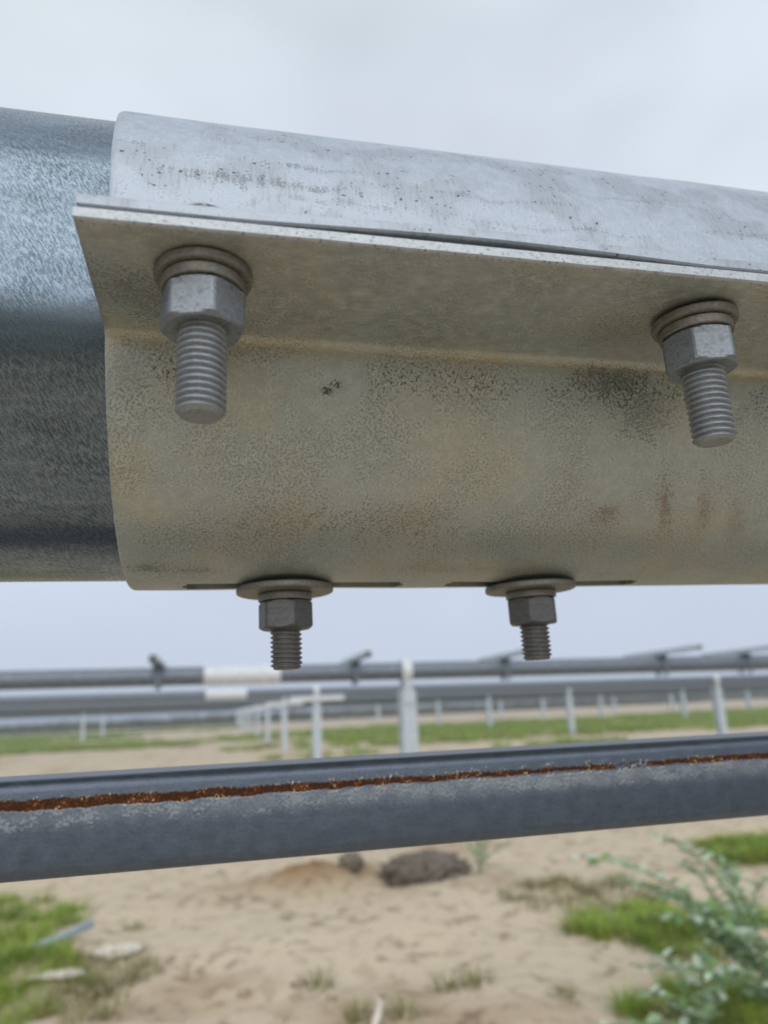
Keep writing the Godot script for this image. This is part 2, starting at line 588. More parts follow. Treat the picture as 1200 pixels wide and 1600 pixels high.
# ---------------------------------------------------------------- the clamp
# The middle line of a clamp half as (z, y) points from the front lip round to the rear lip.
func clamp_line(upper: bool) -> PackedVector2Array:
	var r := RO - SHEET / 2.0
	var bend := SHEET / 2.0 + 0.004
	var lip := 1.495 * RO
	var yf := (-0.34 * RO + SHEET * 1.5 + 0.0001) if upper else (-0.34 * RO + SHEET * 0.5)
	var sy := 1.0 if upper else -1.0
	var yc := yf + sy * bend
	var zc := sqrt(pow(r + bend, 2) - yc * yc)
	var p := PackedVector2Array()
	for z in [lip, lip - 0.0004, lip - 0.0010]:
		p.append(Vector2(z, yf))
	for k in range(1, 11):
		p.append(Vector2(lerpf(lip, zc, k / 10.0), yf))
	var toward := atan2(yc, zc)               # where the bend meets the barrel
	# bend from straight down/up to the direction of the axis
	var a0 := -sy * PI / 2.0
	var a1 := (toward - PI) if upper else (toward + PI)
	if upper and a1 < -PI: a1 += TAU
	for k in range(1, 9):
		var a := lerpf(a0, a1, k / 8.0)
		p.append(Vector2(zc + cos(a) * bend, yc + sin(a) * bend))
	var to := PI - toward if upper else -PI - toward
	var steps := 84
	var hole := [deg_to_rad(-86.4), deg_to_rad(-93.6)]
	for k in range(1, steps):
		var a := lerpf(toward, to, float(k) / steps)
		if not upper:
			for e in hole:
				if absf(a - e) < absf(to - toward) / steps * 0.5: a = e
		p.append(Vector2(cos(a), sin(a)) * r)
	var n := p.size()
	for k in range(20, -1, -1):
		p.append(Vector2(-p[k].x, p[k].y))
	return p


func clamp_mesh(upper: bool, x0: float, x1: float, slots: Array, v_len: float) -> ArrayMesh:
	var line := clamp_line(upper)
	var n := line.size()
	var side := -1.0 if upper else 1.0
	var arc := [0.0]
	for k in range(1, n): arc.append(arc[k - 1] + line[k].distance_to(line[k - 1]))
	var xs := [0.0, 0.0006, 0.0016]
	var x := 0.005
	while x < x1 - x0 - 0.004:
		xs.append(x)
		x += 0.005
	xs.append_array([x1 - x0 - 0.0016, x1 - x0 - 0.0006, x1 - x0])
	for s in slots:      # sections at the slots' ends and where those begin to narrow
		for e in [s[0], s[0] + 0.0015, s[0] + 0.004, s[1] - 0.004, s[1] - 0.0015, s[1]]:
			xs = xs.filter(func(v): return absf(v + x0 - e) > 0.0009)
			xs.append(e - x0)
	xs.sort()
	var wob := noise(81 if upper else 82, 9.0, 2)
	var grain := noise(83, 160.0, 2)
	var m := xs.size()
	var outer := []
	var inner := []
	for j in m:
		var o := PackedVector3Array()
		var i_ := PackedVector3Array()
		var thin := 1.0
		if j == 0 or j == m - 1: thin = 0.62
		elif j == 1 or j == m - 2: thin = 0.92
		var xx: float = x0 + xs[j]
		for k in n:
			var d := (line[mini(k + 1, n - 1)] - line[maxi(k - 1, 0)]).normalized()
			var nr := Vector2(-d.y, d.x) * side
			var p := line[k]
			var bow := 0.0
			if upper and p.y < 0 and absf(p.x) > 0.0935:
				var lip: float = (absf(p.x) - 0.0935) / (1.495 * RO - 0.0935)
				var g := clampf((xx - 0.004) / 0.124, 0, 1) if xx < 0.14 else clampf((xx - 0.146) / 0.124, 0, 1)
				bow = pow(sin(PI * g), 1.2) * 0.0014 * lip
			var t := thin
			if k == 0 or k == n - 1: t = minf(thin, 0.70)
			elif k == 1 or k == n - 2: t = minf(thin, 0.93)
			# uneven flame-cut ends, and a hand's breadth of waviness in the sheet
			var skew := 0.0
			if upper and j < 8: skew = -0.00006 * rad_to_deg(atan2(p.y, p.x)) * (1.0 - j / 8.0)
			if j < 3 or j > m - 4: skew += grain.get_noise_2d(p.x + p.y * 1.3, j * 0.001) * 0.00012
			var lift := wob.get_noise_3d(xx, p.x, p.y) * 0.0005
			if k < 2: lift += grain.get_noise_2d(xx, 3.0) * 0.0004
			if absf(p.x) > 0.093 and p.y < 0: lift *= 0.3
			o.append(Vector3(xx + skew, p.y + nr.y * (SHEET / 2 * t) + bow + lift * nr.y, p.x + nr.x * (SHEET / 2 * t) + lift * nr.x))
			i_.append(Vector3(xx + skew, p.y - nr.y * SHEET / 2 * t + bow, p.x - nr.x * SHEET / 2 * t))
		outer.append(o)
		inner.append(i_)
	var st := begin()
	var uv := func(j: int, k: int) -> Vector2: return Vector2(xs[j] / 0.345, minf(arc[k], arc[n - 1] - arc[k]) / v_len)
	var open := func(j: int, k: int) -> bool:
		if upper or j < 0 or k < 0 or j >= m - 1 or k >= n - 1: return false
		var a := atan2((line[k].y + line[k + 1].y) / 2, (line[k].x + line[k + 1].x) / 2)
		if a < deg_to_rad(-93.7) or a > deg_to_rad(-86.3): return false
		var mx: float = x0 + (xs[j] + xs[j + 1]) / 2
		for s in slots:
			if mx > s[0] and mx < s[1]:
				var inside: float = minf(mx - s[0], s[1] - mx)
				var reach := 1.4 if inside < 0.0015 else (2.7 if inside < 0.004 else 4.0)
				return absf(rad_to_deg(a) + 90.0) < reach
		return false
	for j in m - 1:
		for k in n - 1:
			if open.call(j, k):
				st.set_smooth_group(-1)
				for e in [[0, -1, j, k, j + 1, k], [0, 1, j + 1, k + 1, j, k + 1], [-1, 0, j, k + 1, j, k], [1, 0, j + 1, k, j + 1, k + 1]]:
					if not open.call(j + e[0], k + e[1]):
						var c: Vector2 = uv.call(j, k)
						var q := [outer[e[2]][e[3]], outer[e[4]][e[5]], inner[e[4]][e[5]], inner[e[2]][e[3]]]
						if upper: quad_uv(st, q[3], q[2], q[1], q[0], c, c, c, c)
						else: quad_uv(st, q[0], q[1], q[2], q[3], c, c, c, c)
				continue
			st.set_smooth_group(0)
			var u0: Vector2 = uv.call(j, k)
			var u1: Vector2 = uv.call(j + 1, k)
			var u2: Vector2 = uv.call(j + 1, k + 1)
			var u3: Vector2 = uv.call(j, k + 1)
			var a := [outer[j][k], outer[j + 1][k], outer[j + 1][k + 1], outer[j][k + 1]]
			var b := [inner[j][k], inner[j + 1][k], inner[j + 1][k + 1], inner[j][k + 1]]
			if upper:
				quad_uv(st, a[0], a[1], a[2], a[3], u0, u1, u2, u3)
				quad_uv(st, b[3], b[2], b[1], b[0], u3, u2, u1, u0)
			else:
				quad_uv(st, a[3], a[2], a[1], a[0], u3, u2, u1, u0)
				quad_uv(st, b[0], b[1], b[2], b[3], u0, u1, u2, u3)
	st.set_smooth_group(1)
	for j in m - 1:
		for k in [0, n - 1]:
			var w0: Vector2 = uv.call(j, k)
			var w1: Vector2 = uv.call(j + 1, k)
			var dv := Vector2(0, -SHEET / v_len)
			var q := [outer[j][k], outer[j + 1][k], inner[j + 1][k], inner[j][k]]
			if (k == 0) == upper: quad_uv(st, q[3], q[2], q[1], q[0], w0 + dv, w1 + dv, w1, w0)
			else: quad_uv(st, q[0], q[1], q[2], q[3], w0, w1, w1 + dv, w0 + dv)
	st.set_smooth_group(2)
	for k in n - 1:
		for j in [0, m - 1]:
			var w0: Vector2 = uv.call(j, k)
			var w1: Vector2 = uv.call(j, k + 1)
			var q := [outer[j][k], outer[j][k + 1], inner[j][k + 1], inner[j][k]]
			if (j == 0) == upper: quad_uv(st, q[0], q[1], q[2], q[3], w0, w1, w1, w0)
			else: quad_uv(st, q[3], q[2], q[1], q[0], w0, w1, w1, w0)
	return done(st, true)


# ---------------------------------------------------------------- bolts (axis down -y, origin on the face they clamp)
func thread_mesh(from: float, to: float, dia: float, pitch: float) -> ArrayMesh:
	var st := begin()
	st.set_smooth_group(0)
	var seg := 48
	var step := pitch / 8.0
	var rows := int((from - to) / step)
	var depth := pitch * 0.60
	var chip := noise(91, 900.0, 2)
	var at := func(i: int, k: int) -> Vector3:
		var y := from - (from - to) * k / rows
		var a := TAU * (i % seg) / seg
		var ph := fposmod(y / pitch - float(i % seg) / seg, 1.0)
		var p := absf(ph * 2.0 - 1.0)
		var r := dia / 2 - depth * clampf((p - 0.26) / 0.66, 0.0, 1.0)
		var left := y - to
		r = minf(r, dia / 2 - 0.0013 + left * 1.1)
		var d := Vector3(cos(a), 0, sin(a))
		return d * (r + chip.get_noise_3d(d.x * .01, y, d.z * .01) * 0.00012) + Vector3(0, y, 0)
	for k in rows:
		for i in seg:
			quad(st, at.call(i, k + 1), at.call(i, k), at.call(i + 1, k), at.call(i + 1, k + 1))
	st.set_smooth_group(1)
	for i in seg:
		tri(st, at.call(i, rows), at.call(i + 1, rows), Vector3(0, to + 0.0002, 0))
	return done(st)


# Hexagon with bevelled ends; af is the width across flats.
func hex_mesh(y0: float, y1: float, af: float, bore: float, both := true) -> ArrayMesh:
	var st := begin()
	var seg := 96
	var hgt := y0 - y1
	var zs := [0.0, 0.0004, 0.0009, 0.0015, 0.0022, 0.003, hgt * 0.5, hgt - 0.003, hgt - 0.0022, hgt - 0.0015, hgt - 0.0009, hgt - 0.0004, hgt]
	var at := func(i: int, k: int) -> Vector3:
		var a := TAU * (i % seg) / seg
		var w := fposmod(a + PI / 6, PI / 3) - PI / 6
		var rh := af / 2 / cos(w)
		rh = minf(rh, af * 0.5 * 1.128)
		var z: float = zs[k]
		var e := minf(z if both else 1.0, hgt - z)
		var r := minf(rh, af / 2 * 0.965 + e * 1.55)
		return Vector3(cos(a) * r, y0 - z, sin(a) * r)
	for k in zs.size() - 1:
		for i in seg:
			quad(st, at.call(i, k + 1), at.call(i, k), at.call(i + 1, k), at.call(i + 1, k + 1))
	for i in seg:
		for e in [0, zs.size() - 1]:
			var p: Vector3 = at.call(i, e)
			var q: Vector3 = at.call(i + 1, e)
			var pi := Vector3(p.x, 0, p.z).normalized() * bore + Vector3(0, p.y, 0)
			var qi := Vector3(q.x, 0, q.z).normalized() * bore + Vector3(0, q.y, 0)
			if e == 0: quad(st, p, pi, qi, q)
			else: quad(st, p, q, qi, pi)
	return done(st)


func make_bolt(called: String, label: String, at: Vector3, tip: float, washer: float, up: float, turn: float, head: bool, nut_mat: Material, thread_mat: Material, washer_mat: Material) -> Node3D:
	var b := thing(called, label, "bolt", at, "galvanised bolts on the splice clamp")
	var t1 := 0.0026
	var t2 := 0.0030
	part("flat_washer", lathe(ring(0.0065, washer / 2, 0.0, -t1, 0.0007), 72), washer_mat, b)
	var sp := part("spring_washer", lathe(ring(0.0062, 0.0103, -t1 - 0.00015, -t1 - t2, 0.0004), 60, true, 0.0, TAU - 0.12), washer_mat, b)
	sp.rotation.y = turn * 2.3
	var y := -t1 - t2 - 0.0001
	var nut := part("hex_nut", hex_mesh(y, y - 0.0106, 0.0186, 0.0058), nut_mat, b)
	nut.rotation.y = turn
	part("threaded_shank", thread_mesh(up, tip, 0.0119, 0.00175), thread_mat, b)
	if head:
		part("bolt_head", hex_mesh(up + 0.0065, up + 0.0026, 0.0180, 0.0002), thread_mat, b)
		part("head_washer", lathe(ring(0.0065, 0.0118, up + 0.0025, up, 0.0007), 60), washer_mat, b)
	return b


# ---------------------------------------------------------------- the rail
func rail_mesh(x0: float, x1: float, size: float, rad: float) -> ArrayMesh:
	var loop := []      # (z, y), from the middle of the top face towards the front, down, and round
	var h := size / 2
	loop.append(Vector2(0, h))
	for c in [[1, 1, 90.0], [1, -1, 0.0], [-1, -1, -90.0], [-1, 1, -180.0]]:
		for k in 9:
			var a := deg_to_rad(c[2] - 90.0 * k / 8.0)
			loop.append(Vector2((h - rad) * c[0] + cos(a) * rad, (h - rad) * c[1] + sin(a) * rad))
	loop.append(Vector2(0, h))
	var arc := [0.0]
	for k in range(1, loop.size()): arc.append(arc[k - 1] + loop[k].distance_to(loop[k - 1]))
	var start := h - rad + rad * PI / 4     # v = 0 at the middle of the front-top corner
	var total: float = arc[-1]
	var st := begin()
	st.set_smooth_group(0)
	var wob := noise(95, 5.0, 2)
	var nx := 60
	for j in nx:
		var xa := lerpf(x0, x1, float(j) / nx)
		var xb := lerpf(x0, x1, float(j + 1) / nx)
		for k in loop.size() - 1:
			var p: Vector2 = loop[k]
			var q: Vector2 = loop[k + 1]
			var va: float = (arc[k] - start) / 0.125
			var vb: float = (arc[k + 1] - start) / 0.125
			quad_uv(st, Vector3(xa, q.y, q.x), Vector3(xb, q.y, q.x), Vector3(xb, p.y, p.x), Vector3(xa, p.y, p.x), Vector2(xa / 0.4, vb), Vector2(xb / 0.4, vb), Vector2(xb / 0.4, va), Vector2(xa / 0.4, va))
	st.set_smooth_group(-1)
	for k in loop.size() - 1:
		var c := Vector2(0.1, 0.5)
		for e in [x0, x1]:
			var p := Vector3(e, loop[k].y, loop[k].x)
			var q := Vector3(e, loop[k + 1].y, loop[k + 1].x)
			var o := Vector3(e, 0, 0)
			st.set_uv(c)
			if e == x0: tri(st, o, p, q)
			else: tri(st, o, q, p)
	return done(st, true)


# ---------------------------------------------------------------- the rows behind
func i_beam(w: float, d: float, t: float, y0: float, y1: float) -> ArrayMesh:
	var st := begin()
	box(st, Vector3(-w / 2, y0, d / 2 - t), Vector3(w / 2, y1, d / 2), 0.002)
	box(st, Vector3(-w / 2, y0, -d / 2), Vector3(w / 2, y1, -d / 2 + t), 0.002)
	box(st, Vector3(-t / 2, y0, -d / 2 + t), Vector3(t / 2, y1, d / 2 - t), 0.001)
	return done(st)


func make_post(called: String, label: String, at: Vector3, axis_y: float, arms: bool, group: String) -> Node3D:
	var p := thing(called, label, "post", at, group)
	part("column", i_beam(0.155, 0.16, 0.008, -0.4, axis_y - 0.20), mats.post, p)
	var st := begin()
	for s in [-1.0, 1.0]:     # two cheek plates that carry the bearing
		var z: float = 0.088 * s
		var a := [Vector3(-0.06, axis_y - 0.32, z), Vector3(0.06, axis_y - 0.32, z), Vector3(0.035, axis_y - 0.09, z), Vector3(-0.035, axis_y - 0.09, z)]
		var o := Vector3(0, 0, 0.008 * s)
		if s > 0:
			quad(st, a[0] + o, a[1] + o, a[2] + o, a[3] + o); quad(st, a[3], a[2], a[1], a[0])
		else:
			quad(st, a[3] + o, a[2] + o, a[1] + o, a[0] + o); quad(st, a[0], a[1], a[2], a[3])
		for k in 4:
			var l := (k + 1) % 4
			if s > 0: quad(st, a[k], a[l], a[l] + o, a[k] + o)
			else: quad(st, a[k] + o, a[l] + o, a[l], a[k])
	box(st, Vector3(-0.055, axis_y - 0.20, -0.087), Vector3(0.055, axis_y - 0.185, 0.087), 0.002)
	part("bearing_bracket", done(st), mats.post, p)
	var ring_o := part("bearing_ring", lathe([Vector2(RT + 0.001, -0.05), Vector2(RT + 0.026, -0.05), Vector2(RT + 0.032, -0.042), Vector2(RT + 0.032, 0.042), Vector2(RT + 0.026, 0.05), Vector2(RT + 0.001, 0.05)], 40), mats.white, p, Vector3(0, axis_y, 0))
	ring_o.rotation.z = PI / 2
	if arms:
		part("cross_arm", box_mesh(Vector3(-0.52, axis_y - 0.17, 0.097), Vector3(0.52, axis_y - 0.075, 0.15), 0.006), mats.white, p)
	return p


func make_module_rail(label: String, at: Vector3) -> Node3D:
	var r := thing("module_rail", label, "rail", at, "module rails across the tubes")
	# hat-shaped channel, 1.45 m across the tube
	var st := begin()
	var l := 0.72
	box(st, Vector3(-0.030, 0.105, -l), Vector3(-0.026, 0.155, l), 0.001)
	box(st, Vector3(0.026, 0.105, -l), Vector3(0.030, 0.155, l), 0.001)
	box(st, Vector3(-0.026, 0.151, -l), Vector3(0.026, 0.1548, l), 0.001)
	box(st, Vector3(-0.050, 0.105, -l), Vector3(-0.0302, 0.109, l), 0.001)
	box(st, Vector3(0.0302, 0.105, -l), Vector3(0.050, 0.109, l), 0.001)
	part("channel", done(st), mats.far_rail, r)
	var s2 := begin()
	box(s2, Vector3(-0.05, 0.088, -0.06), Vector3(0.05, 0.1045, 0.06), 0.003)
	for s in [-1.0, 1.0]:
		box(s2, Vector3(-0.02, -0.11, 0.088 * s - 0.005), Vector3(0.02, 0.0875, 0.088 * s + 0.005), 0.002)
	box(s2, Vector3(-0.02, -0.118, -0.092), Vector3(0.02, -0.1105, 0.092), 0.002)
	part("saddle_bracket", done(s2), mats.far_tube, r)
	return r


# ---------------------------------------------------------------- plants
func blade(st: SurfaceTool, root: Vector3, lean: Vector3, h: float, w: float, c: Color) -> void:
	var side := Vector3(lean.z, 0, -lean.x)
	side = side.normalized() * w * 0.5 if side.length() > 1e-4 else Vector3(w * 0.5, 0, 0)
	var mid := root + Vector3(0, h * 0.6, 0) + lean * 0.35
	var tip := root + Vector3(0, h, 0) + lean
	st.set_color(c)
	quad(st, root - side, root + side, mid + side * 0.8, mid - side * 0.8)
	tri(st, mid - side * 0.8, mid + side * 0.8, tip)


func tuft_mesh(sd: int, blades: int, spread: float, height: float, width: float, c0: Color, c1: Color) -> ArrayMesh:
	var r := RandomNumberGenerator.new()
	r.seed = sd
	var st := begin()
	for k in blades:
		var a := r.randf() * TAU
		var d := sqrt(r.randf()) * spread
		var h := height * r.randf_range(0.45, 1.0)
		var out := Vector3(cos(a), 0, sin(a)) * (d * 0.8 + h * r.randf_range(0.05, 0.55))
		blade(st, Vector3(cos(a) * d, -0.01, sin(a) * d), out, h, width * r.randf_range(0.7, 1.2), c0.lerp(c1, r.randf()) if r.randf() > 0.14 else Color(0.30, 0.26, 0.12))
	return done(st)


func heap(x: float, z: float) -> float:     # a low heap of dug, darker earth
	return exp(-pow((x - 0.62) / 0.62, 2.0) - pow((z + 4.75) / 0.30, 2.0) + relief2.get_noise_2d(x, z) * 0.6)


func ground_y(x: float, z: float) -> float:
	var near := clampf(1.0 - (Vector2(x - 1.0, z + 4.0).length() - 9.0) / 20.0, 0.15, 1.0)
	var y := relief.get_noise_2d(x, z) * 0.06 * near + relief2.get_noise_2d(x, z) * 0.007 * near
	y += 0.10 * heap(x, z)
	return y

var relief: FastNoiseLite
var relief2: FastNoiseLite


func grass_patch(called: String, label: String, spots: Array, count: int, tuft: ArrayMesh, lo: float, hi: float, sd: int, m: Material) -> void:
	# spots: x, z, half sizes; tufts thin out towards each spot's rim
	var r := RandomNumberGenerator.new()
	r.seed = sd
	var edge := noise(sd, 1.3, 3)
	var put_at: Array[Transform3D] = []
	var shades := PackedColorArray()
	var area := 0.0
	for s in spots: area += s[2] * s[3]
	for s in spots:
		for k in int(count * s[2] * s[3] / area):
			var a := r.randf() * TAU
			var d := sqrt(r.randf())
			var x: float = s[0] + cos(a) * d * s[2]
			var z: float = s[1] + sin(a) * d * s[3]
			if d + edge.get_noise_2d(x / s[2] * 1.4, z / s[3] * 1.4) * 1.3 + r.randf() * 0.25 > 1.0: continue
			var k2 := r.randf_range(lo, hi)
			put_at.append(Transform3D(Basis(Vector3.UP, r.randf() * TAU).scaled(Vector3(k2, k2 * r.randf_range(0.7, 1.2), k2)), Vector3(x, ground_y(x, z), z)))
			var g := r.randf_range(0.8, 1.15)
			shades.append(Color(g * r.randf_range(0.9, 1.2), g, g * 0.95))
	var mm := MultiMesh.new()
	mm.transform_format = MultiMesh.TRANSFORM_3D
	mm.use_colors = true
	mm.mesh = tuft
	mm.instance_count = put_at.size()
	for k in put_at.size():
		mm.set_instance_transform(k, put_at[k])
		mm.set_instance_color(k, shades[k])
	var o := MultiMeshInstance3D.new()
	o.name = numbered(called)
	o.multimesh = mm
	o.material_override = m
	add_child(o)
	tag(o, label, "grass")
	o.set_meta("kind", "stuff")


func leaf_mesh(l: float, w: float) -> ArrayMesh:
	var st := begin()
	st.set_smooth_group(0)
	var rows := [[0.0, 0.05], [0.2, 0.75], [0.5, 1.0], [0.8, 0.62], [1.0, 0.04]]
	var at := func(k: int, s: float) -> Vector3:
		var u: float = rows[k][0]
		return Vector3(s * w * 0.5 * rows[k][1], absf(s) * w * 0.16 - u * u * l * 0.18, u * l)
	for k in rows.size() - 1:
		quad(st, at.call(k, -1.0), at.call(k + 1, -1.0), at.call(k + 1, 0.0), at.call(k, 0.0))
		quad(st, at.call(k, 0.0), at.call(k + 1, 0.0), at.call(k + 1, 1.0), at.call(k, 1.0))
	return done(st)


func make_weed(label: String, base: Vector3, tips: Array, leaves: Array, per_metre: float, sd: int) -> void:
	var p := thing("weed_plant", label, "plant", base)
	var r := RandomNumberGenerator.new()
	r.seed = sd
	for t in tips:
		var tip: Vector3 = t - base
		var pts := []
		var radii := []
		var n := 9
		for k in n:
			var u := float(k) / (n - 1)
			var q := tip * Vector3(pow(u, 1.5), 1.0, pow(u, 1.5)) if true else tip
			q.y = tip.y * sin(u * PI / 2 * 0.92) / sin(PI / 2 * 0.92)
			pts.append(q)
			radii.append(lerpf(0.0045, 0.0015, u))
		var st := begin()
		sweep(st, pts, radii, 6)
		part("stem", done(st), mats.stem, p)
		var count := int(tip.length() * per_metre)
		for k in count:
			var u := lerpf(0.18, 1.0, (k + r.randf() * 0.6) / count)
			var f := u * (n - 1)
			var i := mini(int(f), n - 2)
			var at: Vector3 = pts[i].lerp(pts[i + 1], f - i)
			var d: Vector3 = (pts[i + 1] - pts[i]).normalized()
			var yaw := k * 2.4 + r.randf() * 0.6
			var out := (Vector3(cos(yaw), 0.25, sin(yaw)) + d * 0.5).normalized()
			var b := Basis.looking_at(-out, Vector3.UP) * Basis(Vector3(0, 0, 1), r.randf_range(-0.6, 0.6)) * Basis(Vector3(1, 0, 0), r.randf_range(-0.2, 0.5))
			var o := part("leaf", leaves[r.randi() % leaves.size()], mats.leaf if r.randf() < 0.55 else (mats.leaf_pale if r.randf() < 0.6 else mats.leaf_green), p, at)
			o.basis = b.scaled(Vector3.ONE * r.randf_range(0.7, 1.15) * lerpf(1.0, 0.7, u))


# ----------------------------------------------------------------
func _ready() -> void:
	rng.seed = 7
	# camera
	var cam := Camera3D.new()
	cam.name = "camera"
	add_child(cam)
	cam.position = Vector3(0.0, 1.05, 0.28409)
	cam.rotation_degrees = Vector3(14.871, -13.054, -2.592)
	var lens := CameraAttributesPhysical.new()
	lens.frustum_focal_length = 17.25
	lens.frustum_focus_distance = 0.218
	lens.exposure_aperture = 7.4
	lens.frustum_near = 0.01
	lens.frustum_far = 3000.0
	cam.attributes = lens
	cam.fov = rad_to_deg(2.0 * atan(800.0 / 1150.0))
	cam.near = 0.01
	cam.far = 3000.0
	cam.current = true

	# overcast sky
	var env := Environment.new()
	env.background_mode = Environment.BG_SKY
	env.tonemap_mode = Environment.TONE_MAPPER_LINEAR
	env.tonemap_exposure = 1.31
	env.sdfgi_enabled = true
	env.ssao_enabled = true
	env.ssil_enabled = true
	env.fog_enabled = true
	env.fog_density = 0.0032
	env.fog_light_color = Color(0.80, 0.84, 0.90)
	var pano := PanoramaSkyMaterial.new()
	pano.panorama = make_sky()
	pano.energy_multiplier = 1.0
	var sky := Sky.new()
	sky.sky_material = pano
	env.sky = sky
	var we := WorldEnvironment.new()
	we.name = "overcast"
	we.environment = env
	add_child(we)
	var sun := DirectionalLight3D.new()
	sun.name = "sun_through_cloud"
	sun.light_color = Color(1.0, 0.985, 0.955)
	sun.light_energy = 0.5
	sun.light_angular_distance = 85.0
	sun.shadow_enabled = true
	add_child(sun)
	sun.look_at_from_position(Vector3(-0.10, 0.56, 0.82), Vector3.ZERO, Vector3.UP)

	relief = noise(61, 0.9, 4)
	relief2 = noise(62, 5.0, 3)
	make_materials()
	make_ground()
	make_near()
	make_rows()
	make_litter()
	make_plants()


func make_sky() -> ImageTexture:
	var w := 1024
	var h := 512
	var im := Image.create(w, h, false, Image.FORMAT_RGBF)
	var n := noise(11, 0.9, 4)
	var n2 := noise(12, 0.55, 2)
	for y in h:
		var lat := PI * (0.5 - (y + 0.5) / h)
		for x in w:
			var lon := TAU * (x + 0.5) / w
			var d := Vector3(cos(lat) * sin(lon), sin(lat), -cos(lat) * cos(lon))
			var up := maxf(d.y, 0.0)
			var c := Vector3(0.455, 0.515, 0.62).lerp(Vector3(0.53, 0.582, 0.665), smoothstep(0.05, 0.55, up))
			var q := d * Vector3(1.6, 3.4, 1.6)
			var a := n.get_noise_3dv(q)
			var b := n2.get_noise_3dv(q + Vector3(9, 2, 4))
			c *= 1.0 + 0.24 * a * smoothstep(0.0, 0.3, up)
			c = c.lerp(Vector3(c.x * 0.98, c.y * 1.0, c.z * 0.93), clampf(0.5 + b, 0, 1) * smoothstep(0.1, 0.4, up))
			im.set_pixel(x, y, Color(c.x, c.y, c.z))
	return ImageTexture.create_from_image(im)


func make_materials() -> void:
	mats.upper = make_upper_zinc()
	mats.lower = make_lower_zinc()
	mats.tube = make_tube_zinc()
	mats.rail = make_rail_zinc()
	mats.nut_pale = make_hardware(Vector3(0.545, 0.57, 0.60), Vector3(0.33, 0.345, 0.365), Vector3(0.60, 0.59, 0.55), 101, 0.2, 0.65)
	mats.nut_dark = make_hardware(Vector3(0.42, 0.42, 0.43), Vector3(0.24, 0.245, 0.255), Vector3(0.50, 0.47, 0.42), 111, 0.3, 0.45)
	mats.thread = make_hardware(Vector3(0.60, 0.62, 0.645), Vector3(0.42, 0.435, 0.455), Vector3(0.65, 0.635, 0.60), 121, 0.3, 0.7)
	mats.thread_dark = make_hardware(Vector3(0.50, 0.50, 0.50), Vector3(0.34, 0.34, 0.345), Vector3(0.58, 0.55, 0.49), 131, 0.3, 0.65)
	mats.washer = make_hardware(Vector3(0.50, 0.495, 0.475), Vector3(0.30, 0.29, 0.27), Vector3(0.64, 0.595, 0.51), 141, 0.55, 0.45)
	mats.far_tube = make_far_zinc(Color(0.36, 0.39, 0.43), Color(0.47, 0.50, 0.54), 0.5, 0.4)
	mats.post = make_far_zinc(Color(0.64, 0.68, 0.71), Color(0.76, 0.79, 0.82), 0.2, 0.55)
	mats.far_rail = mats.post
	mats.white = make_far_zinc(Color(0.72, 0.74, 0.76), Color(0.84, 0.85, 0.86), 0.1, 0.5)
	mats.sand = make_sand()
	mats.grass = plain(Color.WHITE, 0.7)
	mats.grass.vertex_color_use_as_albedo = true
	mats.grass.backlight_enabled = true
	mats.grass.backlight = Color(0.35, 0.4, 0.15)
	mats.leaf = plain(Color(0.56, 0.66, 0.50), 0.6)
	mats.leaf.backlight_enabled = true
	mats.leaf.backlight = Color(0.3, 0.35, 0.25)
	mats.leaf_pale = plain(Color(0.71, 0.77, 0.69), 0.5)
	mats.leaf_green = plain(Color(0.44, 0.57, 0.33), 0.6)
	mats.stem = plain(Color(0.42, 0.50, 0.36), 0.7)
	mats.earth = make_far_zinc(Color(0.34, 0.31, 0.28), Color(0.50, 0.46, 0.41), 0.0, 0.95)
	mats.earth.uv1_scale = Vector3(6, 6, 6)
	mats.clod = make_far_zinc(Color(0.54, 0.47, 0.39), Color(0.72, 0.65, 0.56), 0.0, 0.95)
	mats.clod.uv1_scale = Vector3(9, 9, 9)
	mats.flake = make_far_zinc(Color(0.74, 0.70, 0.64), Color(0.88, 0.85, 0.80), 0.0, 0.8)
	mats.pipe = make_far_zinc(Color(0.50, 0.56, 0.60), Color(0.66, 0.71, 0.75), 0.1, 0.5)


func make_ground() -> void:
	var xs := []
	var zs := []
	var x := -1500.0
	while x < 1500.0:
		xs.append(x)
		var d := maxf(maxf(-3.0 - x, x - 8.0), 0.0)
		x += 0.06 + d * 0.12
	xs.append(1500.0)
	var z := 400.0
	while z > -2500.0:
		zs.append(z)
		var d := maxf(maxf(z + 1.5, -8.0 - z), 0.0)
		z -= 0.06 + d * 0.12
	zs.append(-2500.0)
	var st := begin()
	var damp := noise(63, 0.55, 4)
	var pts := []
	for j in zs.size():
		var row := []
		for i in xs.size():
			row.append(Vector3(xs[i], ground_y(xs[i], zs[j]), zs[j]))
		pts.append(row)
	st.set_smooth_group(0)
	var shade := func(p: Vector3) -> Color:
		var k := smoothstep(0.12, 0.5, damp.get_noise_2d(p.x, p.z * 1.6))
		return Color(1, 1, 1).lerp(Color(0.72, 0.66, 0.60), k * 0.8).lerp(Color(0.50, 0.40, 0.30), heap(p.x, p.z) * 0.9)
	for j in zs.size():
		for i in xs.size():
			var p: Vector3 = pts[j][i]
			st.set_color(shade.call(p))
			st.set_uv(Vector2(p.x / 2.6, p.z / 2.6))
			st.add_vertex(p)
	var nx := xs.size()
	for j in zs.size() - 1:
		for i in nx - 1:
			var a := j * nx + i
			for k in [a, a + 1 + nx, a + 1, a, a + nx, a + 1 + nx]:
				st.add_index(k)
	var m := done(st, true)
	var o := MeshInstance3D.new()
	o.name = "ground"
	o.mesh = m
	o.material_override = mats.sand
	add_child(o)
	o.set_meta("kind", "structure")
	o.set_meta("label", "bare pale sandy ground with low bumps and damp patches")
	o.set_meta("category", "ground")


